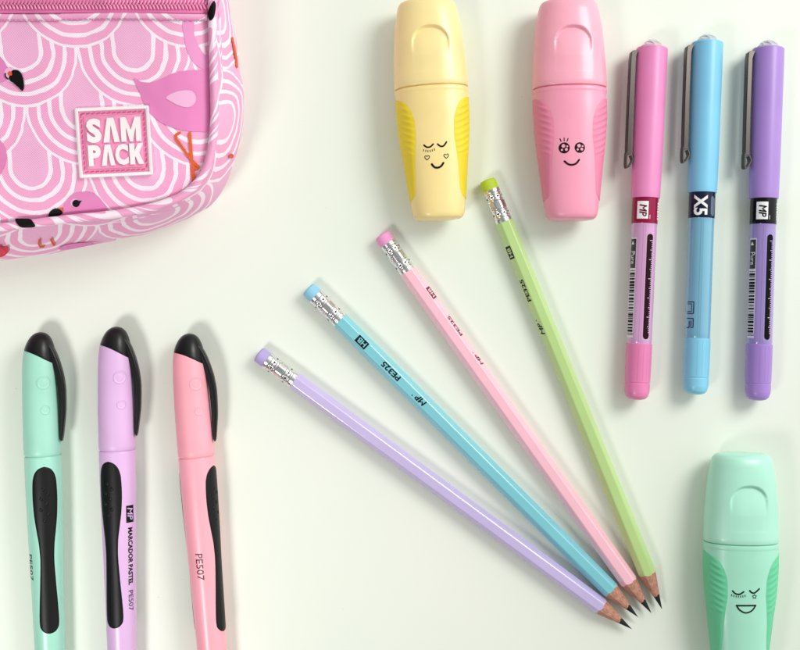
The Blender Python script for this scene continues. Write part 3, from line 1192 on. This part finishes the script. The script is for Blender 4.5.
make_rollerball((652.2, 48), (636.8, 398.5), rgb(230, 138, 192), rgb(214, 160, 206), rgb(150, 16, 66), rgb(232, 128, 180),
                "pink capped rollerball pen with a dark red label band", "MP")
make_rollerball((707.4, 42.5), (695.6, 395), rgb(126, 198, 232), rgb(120, 180, 208), rgb(22, 30, 58), rgb(132, 204, 234),
                "sky blue capped rollerball pen with X5 on a navy band", "X5")
make_rollerball((768.4, 48.5), (757.6, 401), rgb(168, 132, 208), rgb(158, 136, 202), rgb(8, 6, 14), rgb(166, 130, 208),
                "purple capped rollerball pen with a black label band", "MP")


# ================================================================== marker pens with rubber grips
def make_marker(A, B, col, roll, label, print_fn):
    zc = 18.2
    fr = Frame("marker_pen", A, B, zc, label, "marker pen", "pastel marker pens with black grips")
    mcap = material("cap_plastic", col, 0.42, sss=0.05)
    mbar = material("barrel_plastic", tuple(min(1, x * 1.02) for x in col[:3]) + (1,), 0.36, coat=0.1, sss=0.05)
    CapB = Body([(0, 0.4, 0.4, 2.0), (0.5, 3.2, 3.2, 2.0), (2, 6.4, 6.4, 1.9), (5, 9.6, 9.6, 1.7), (10, 12.4, 12.4, 1.2), (18, 14.9, 14.9, 0.6), (30, 16.3, 16.3, 0.1),
                 (60, 17.5, 17.5, 0), (90, 18.0, 18.0, 0), (120, 18.1, 18.1, 0), (122.2, 18.0, 18.0, 0), (122.8, 17.4, 17.4, 0)], zc)

    def ub(th):
        c = math.cos(th) * 16.0
        return 22.2 + 0.45 * c + 0.011 * c * c
    N = 96
    # black rounded end, cut obliquely
    rings = []
    for q in [0, 0.01, 0.035, 0.08, 0.14, 0.22, 0.32, 0.43, 0.55, 0.67, 0.79, 0.90, 0.97, 1.0]:
        rings.append([CapB.pt(max(0.001, q * (ub(2 * PI * j / N))), 2 * PI * j / N, -0.0 if q < 0.98 else -0.15) for j in range(N)])
    v, f = loft(rings, True, False)
    end = fr.mesh("end_cap", v, f, M_BLACKPL, sharp=40)
    rings = [[CapB.pt(ub(2 * PI * j / N) + 0.15, 2 * PI * j / N, -0.5) for j in range(N)],
             [CapB.pt(ub(2 * PI * j / N) + 0.35, 2 * PI * j / N, -0.05) for j in range(N)]]
    for i in range(1, 25):
        t = i / 24
        rings.append([CapB.pt(ub(2 * PI * j / N) + 0.35 + (122.0 - ub(2 * PI * j / N) - 0.35) * t, 2 * PI * j / N) for j in range(N)])
    rings.append([CapB.pt(122.8, 2 * PI * j / N) for j in range(N)])
    v, f = loft(rings, False, True)
    cap = fr.mesh("cap", v, f, mcap, sharp=40)
    # clip: curved black blade springing from the end cap along the right flank
    outer = pchip([9, 16, 24, 34, 46, 60, 78, 98, 107, 109.5], [10.5, 15.2, 18.8, 22.0, 24.6, 25.9, 25.4, 23.0, 21.6, 20.6])
    inner = pchip([9, 16, 24, 34, 46, 60, 78, 98, 107, 109.5], [4.0, 8.0, 11.6, 14.6, 17.2, 18.6, 18.9, 18.6, 18.8, 20.0])
    rings = []
    for i in range(46):
        u = 9 + 100.5 * i / 45
        vo, vi = outer(u), inner(u)
        hw = 6.2 - 2.6 * (i / 45)
        m = (vo + vi) / 2
        hh = (vo - vi) / 2
        zz = zc + 2.0
        rings.append([(u, m + hh * spow(math.cos(t), 0.55), zz + hw * spow(math.sin(t), 0.55)) for t in [2 * PI * j / 20 for j in range(20)]])
    v, f = loft(rings)
    fr.mesh("clip", v, f, M_BLACKPL, sharp=50)
    # two raised rings moulded on the cap
    for (u0, s0, r0) in ((50.5, 8.4, 5.4), (77.5, 9.4, 3.4)):
        V, F = [], []
        loops = [(0, 0.28), (r0 - 1.3, 0.28), (r0 - 0.5, 0.12), (r0, 0.6), (r0 + 0.8, 0.6), (r0 + 1.3, 0.02)]
        NS = 28
        for (rr, oo) in loops:
            V += [CapB.arc(u0 + rr * math.cos(2 * PI * j / NS), s0 + rr * math.sin(2 * PI * j / NS), PI / 2, oo) for j in range(NS)]
        for a in range(len(loops) - 1):
            for j in range(NS):
                k = (j + 1) % NS
                F.append((a * NS + j, a * NS + k, (a + 1) * NS + k, (a + 1) * NS + j))
        fr.mesh("raised_dot", V, F, mcap, cap, sharp=60)
    # barrel
    BarB = Body([(121, 16.6, 16.6), (123.6, 16.6, 16.6), (124.0, 17.6, 17.6), (124.8, 18.0, 18.0), (150, 17.9, 17.9), (200, 17.0, 17.0), (250, 15.8, 15.8), (320, 14.6, 14.6),
                 (360, 13.6, 13.6), (392, 12.4, 12.4), (400, 11.0, 11.0), (404, 7.5, 7.5), (405, 1, 1)], zc)
    v, f = body_mesh(BarB, 121, 405, 5, 80)
    barrel = fr.mesh("barrel", v, f, mbar)
    # two spatula-shaped rubber grips on opposite sides of the barrel
    half = pchip([136.0, 137.0, 139.5, 144, 152, 166, 182, 200, 214, 228, 250, 275, 288, 294, 298.5, 300.6, 301.4],
                 [0.0, 3.6, 7.4, 10.4, 12.3, 12.8, 12.0, 9.6, 7.6, 6.9, 7.8, 9.4, 10.0, 9.6, 6.9, 3.6, 0.0])
    for k3 in range(2):
        th0 = math.radians(90 + roll + 180 * k3)
        V, F = [], []
        us = [136.0 + 0.25 * i for i in range(16)] + [140 + 2.0 * i for i in range(77)] + [294 + 0.37 * i for i in range(21)]
        NA = 18
        for u in us:
            u = min(u, 301.4)
            hv = max(0.001, half(u)) * (0.84 if k3 else 1.0)
            for j in range(NA + 1):
                q = -1 + 2 * j / NA
                e = (1 - abs(q)) * hv
                endf = min(1, (u - 136.0) / 2, (301.4 - u) / 2)
                off = 0.04 + 0.42 * min(1, e / 1.4, endf)
                V.append(BarB.arc(u - 3, q * hv, th0, off))
        for i in range(len(us) - 1):
            for j in range(NA):
                a0 = i * (NA + 1) + j
                F.append((a0, a0 + 1, a0 + NA + 2, a0 + NA + 1))
        grip = fr.mesh("grip_pad", V, F, M_RUBBER, sharp=60)
        nubs = []
        for (u, s) in ((158, -1.5), (163, 3.2), (167.5, -3.8), (172.5, 1.2), (178, -4.2), (183, 2.6), (189, -1.2)):
            rings = []
            for (rr, hh) in ((1.7, 0.4), (1.35, 0.8), (0.8, 1.05), (0.1, 1.1)):
                rings.append([BarB.arc(u - 3 + rr * 1.3 * math.cos(2 * PI * j / 10), s + rr * math.sin(2 * PI * j / 10), th0, hh) for j in range(10)])
            nubs.append(loft(rings, False, True))
        v, f = join(nubs)
        fr.mesh("grip_nub", v, f, M_RUBBER, grip, sharp=60)
    print_fn(fr, BarB, barrel)
    return fr


def print_mint(fr, B, barrel):
    am = lambda x, y, off: B.arc(x, y, math.radians(143), off)
    art(fr, "lettering", [text2d("PE507", 0.01, 1.5, (220, -2.6, 246, 4.0))], am, M_INK, barrel, 0.12, sharp=80)


def print_lilac(fr, B, barrel):
    am = lambda x, y, off: B.arc(x, y, math.radians(37), off)
    art(fr, "logo_panel", [rect2d(177.5, -4.6, 194.5, 4.4, 1.5)], am, M_INK, barrel, 0.10, sharp=80)
    lil = material("lilac_ink", rgb(214, 182, 222), 0.4)
    art(fr, "lettering", mp_logo(180.4, -2.8, 191.4, 2.8, 1.2), am, lil, barrel, 0.22, sharp=80)
    art(fr, "lettering", [text2d("MARCADOR PASTEL", 0.04, 1.5, (199.5, -2.8, 256.5, 2.8)), text2d("PE507", 0.004, 1.5, (262, -2.8, 282, 2.8))], am, M_INK, barrel, 0.12,
        sharp=80)


def print_pink(fr, B, barrel):
    am = lambda x, y, off: B.arc(x, y, math.radians(98), off)
    dk = material("maroon_ink", rgb(74, 14, 34), 0.4)
    art(fr, "lettering", [text2d("PE507", 0.008, 1.5, (217.5, -3.8, 244, 3.4))], am, dk, barrel, 0.12, sharp=80)


make_marker((38.2, 332), (50.0, 650), rgb(160, 216, 196), -20, "mint green marker pen with black grip, leftmost of the three markers", print_mint)
make_marker((114.2, 326.5), (122.2, 650), rgb(219, 178, 222), 16, "lilac marker pen with black grip, between the mint and pink markers", print_lilac)
make_marker((186.6, 333.5), (212.0, 650), rgb(252, 170, 184), -72, "pink marker pen with black clip, its grip turned to the side", print_pink)


# ================================================================== pencils
M_FER = material("bright_ferrule", (0.82, 0.81, 0.82, 1), 0.24, metal=1.0, vary=0.06)
M_PIT = material("ferrule_pit", (0.02, 0.018, 0.02, 1), 0.6)


def wood_material():
    m = bpy.data.materials.new("cedar_wood")
    m.use_nodes = True
    t = m.node_tree
    b = t.nodes["Principled BSDF"]
    c = t.nodes.new("ShaderNodeTexCoord")
    mp = t.nodes.new("ShaderNodeMapping")
    mp.inputs["Scale"].default_value = (150, 2600, 2600)
    n = t.nodes.new("ShaderNodeTexNoise")
    n.inputs["Scale"].default_value = 1
    n.inputs["Detail"].default_value = 5
    r = t.nodes.new("ShaderNodeValToRGB")
    r.color_ramp.elements[0].position = 0.3
    r.color_ramp.elements[1].position = 0.7
    r.color_ramp.elements[0].color = rgb(150, 97, 80)
    r.color_ramp.elements[1].color = rgb(214, 158, 136)
    t.links.new(c.outputs["Object"], mp.inputs[0])
    t.links.new(mp.outputs[0], n.inputs["Vector"])
    t.links.new(n.outputs["Fac"], r.inputs[0])
    t.links.new(r.outputs[0], b.inputs["Base Color"])
    bp = t.nodes.new("ShaderNodeBump")
    bp.inputs["Strength"].default_value = 0.4
    bp.inputs["Distance"].default_value = 0.0002
    t.links.new(n.outputs["Fac"], bp.inputs["Height"])
    t.links.new(bp.outputs[0], b.inputs["Normal"])
    b.inputs["Roughness"].default_value = 0.7
    return m


M_WOOD = wood_material()
M_LEAD = material("graphite", (0.02, 0.02, 0.022, 1), 0.32, metal=0.3)


def make_pencil(A, B, c_paint, c_eraser, label, facet, ink):
    R = 9.25
    ap = R * math.cos(PI / 6)
    zc = ap
    fr = Frame("pencil", A, B, zc, label, "pencil", "pastel pencils with eraser ends")
    Lg = fr.L
    mp = material("pencil_lacquer", c_paint, 0.34, coat=0.6, vary=0.03, coat_ior=1.6)
    me = material("eraser_rubber", c_eraser, 0.7, bump=0.3, bscale=2500)
    # hexagon outline with narrow rounded arrises, a flat facet on top
    prof = []
    for s in range(6):
        ca = PI / 6 * 0 + PI / 3 * s                      # corner direction
        for d in (-0.115, -0.05, 0.05, 0.115):
            a = ca + d
            rr = min(ap / math.cos(((a + PI / 6) % (PI / 3)) - PI / 6 if False else (PI / 6 - abs(d))), R * 0.972)
            prof.append((a, rr))
    tana = 8.4 / 39.0
    # corners at 0, 60, ... so facets face 30, 90, 150 degrees
    N = 72
    hexr = lambda a: min(ap / math.cos((a % (PI / 3)) - PI / 6), R * 0.958)
    fine = []
    for s in range(6):
        for t in (0, 0.05, 0.11, 0.2, 0.32, 0.44, PI / 6, PI / 3 - 0.44, PI / 3 - 0.32, PI / 3 - 0.2, PI / 3 - 0.11, PI / 3 - 0.05):
            fine.append(PI / 3 * s + t)
    ring = lambda u_of: [(u_of(a), hexr(a) * math.cos(a), zc + hexr(a) * math.sin(a)) for a in fine]
    ubd = lambda a: Lg - 39.5 - (hexr(a) - 8.6) * 1.6 + 0.5 * math.sin(2 * a + Lg)
    rings = [ring(lambda a: 43.5)] + [ring(lambda a, q=q: 45 + (ubd(a) - 45) * q) for q in [i / 12 for i in range(13)]]
    v, f = loft(rings, True, False)
    shaft = fr.mesh("shaft", v, f, mp, sharp=12)
    # sharpened wood and lead
    lead_u = Lg - 15.5
    uneven = lambda a: lead_u + 0.8 * math.sin(3 * a + 1) + 0.5 * math.sin(5 * a)
    rings = []
    for q in [i / 8 for i in range(9)]:
        r_ = []
        for a in fine:
            u = ubd(a) + (uneven(a) - ubd(a)) * q
            rl = (Lg - uneven(a)) * tana
            rr = (hexr(a) - 0.06) * (1 - q) + rl * q
            r_.append((u, rr * math.cos(a), zc + rr * math.sin(a)))
        rings.append(r_)
    v, f = loft(rings, False, False)
    fr.mesh("sharpened_wood", v, f, M_WOOD, sharp=50)
    rings = []
    for q in (0, 0.3, 0.6, 0.85, 0.96, 1.0):
        r_ = []
        for a in fine:
            u = uneven(a) + (Lg - 0.6 - uneven(a)) * q
            rr = max(0.15, (Lg - u) * tana * (1.0 if q < 0.9 else 0.95)) * 0.98
            r_.append((u, rr * math.cos(a), zc + rr * math.sin(a)))
        rings.append(r_)
    v, f = loft(rings, False, True)
    fr.mesh("lead", v, f, M_LEAD, sharp=50)
    # ferrule with two crimped belts and punched dots
    belts = (19.0, 36.5)
    NF = 96

    def fer(u, a):
        r = 8.75
        for b in belts:
            d = abs(u - b)
            if d < 4.6:
                r += -0.35 + 0.32 * math.cos(d * 2 * PI / 3.05)
            for k in range(8):
                aa = (a - (k + 0.5) * PI / 4 + PI) % (2 * PI) - PI
                g = ((u - b) / 1.5) ** 2 + (aa * 8.7 / 1.5) ** 2
                r -= 0.55 * math.exp(-g)
        for k in range(8):                                 # shallow flutes between the belts
            aa = (a - k * PI / 4 + PI) % (2 * PI) - PI
            g = ((u - 27.8) / 4.6) ** 4 + (aa * 8.7 / 2.1) ** 4
            r -= 0.35 * math.exp(-g)
        return r
    us = [10.8, 11.0, 11.5] + [12 + 0.55 * i for i in range(60)] + [45.2, 45.6]
    rings = []
    for u in us:
        e = -0.7 if u in (10.8, 45.6) else 0.0
        rings.append([(u, (fer(u, 2 * PI * j / NF) + e) * math.cos(2 * PI * j / NF), zc + (fer(u, 2 * PI * j / NF) + e) * math.sin(2 * PI * j / NF)) for j in range(NF)])
    v, f = loft(rings)
    ferr = fr.mesh("ferrule", v, f, M_FER, sharp=60)
    pits = []
    for b in belts:
        for k in range(8):
            a = (k + 0.5) * PI / 4
            V = [(b + 0.62 * math.cos(t), 0, 0) for t in ()]
            rr = fer(b, a) + 0.3
            e1 = (0, -math.sin(a), math.cos(a))
            pts = []
            for j in range(10):
                t = 2 * PI * j / 10
                pts.append((b + 1.15 * math.cos(t), rr * math.cos(a) + 1.15 * math.sin(t) * e1[1], zc + rr * math.sin(a) + 1.15 * math.sin(t) * e1[2]))
            pits.append((pts, [tuple(range(10))]))
    v, f = join(pits)
    fr.mesh("punched_dot", v, f, M_PIT, ferr, sharp=80)
    ErB = Body([(0, 5.5, 5.5), (0.3, 6.9, 6.9), (1.0, 7.7, 7.7), (2.2, 8.1, 8.1), (11.5, 8.1, 8.1)], zc)
    v, f = body_mesh(ErB, 0, 11.5, 2, 48)
    fr.mesh("eraser", v, f, me, sharp=50)
    # stamped lettering
    if facet is not None:
        th, sh = facet
        nv = (math.cos(th), math.sin(th))
        tv = (math.sin(th), -math.cos(th))

        def fm(x, y, off):
            yy = -y + sh
            return (x * -1.0, nv[0] * (ap + off) + tv[0] * yy, zc + nv[1] * (ap + off) + tv[1] * yy)
        # x runs from the point towards the eraser, so u = -x
        art(fr, "logo_panel", [rect2d(-82.8, -4.0, -69.4, 4.0)], fm, ink, shaft, 0.06, smooth=False)
        art(fr, "lettering", [text2d("HB", 0.02, 0, (-81.0, -2.6, -71.2, 2.6))], fm, mp, shaft, 0.12, smooth=False)
        art(fr, "lettering", [text2d("PE325", 0.032, 0, (-128.5, -3.0, -105.0, 3.0)), *mp_logo(-163.4, -2.6, -152.4, 2.6, 1.5),
                              disc2d(-148.6, 2.2, 0.7, 8)], fm, ink, shaft, 0.07, 0.006, smooth=False)
    return fr


INKM = material("maroon_stamp_ink", rgb(110, 20, 50), 0.45)
make_pencil((258.2, 353.8), (632.2, 629.4), rgb(200, 183, 227), rgb(180, 164, 218), "lilac pencil lying lowest in the fan of four pencils", None, M_INK)
make_pencil((308.0, 288.6), (638.4, 617.4), rgb(126, 200, 212), rgb(146, 202, 228), "turquoise pencil stamped HB on its top face, with a light blue eraser", (PI / 2, 0.3), M_INK)
make_pencil((381.6, 234.6), (651.6, 613.4), rgb(252, 192, 208), rgb(238, 158, 206), "pink pencil in the fan, between the turquoise and green pencils", (PI / 6, -0.6), INKM)
make_pencil((487.0, 180.0), (662.2, 609.6), rgb(183, 213, 136), rgb(180, 204, 50), "light green pencil with a lime eraser, steepest of the fan", (PI * 5 / 6, 0.6), M_INK)
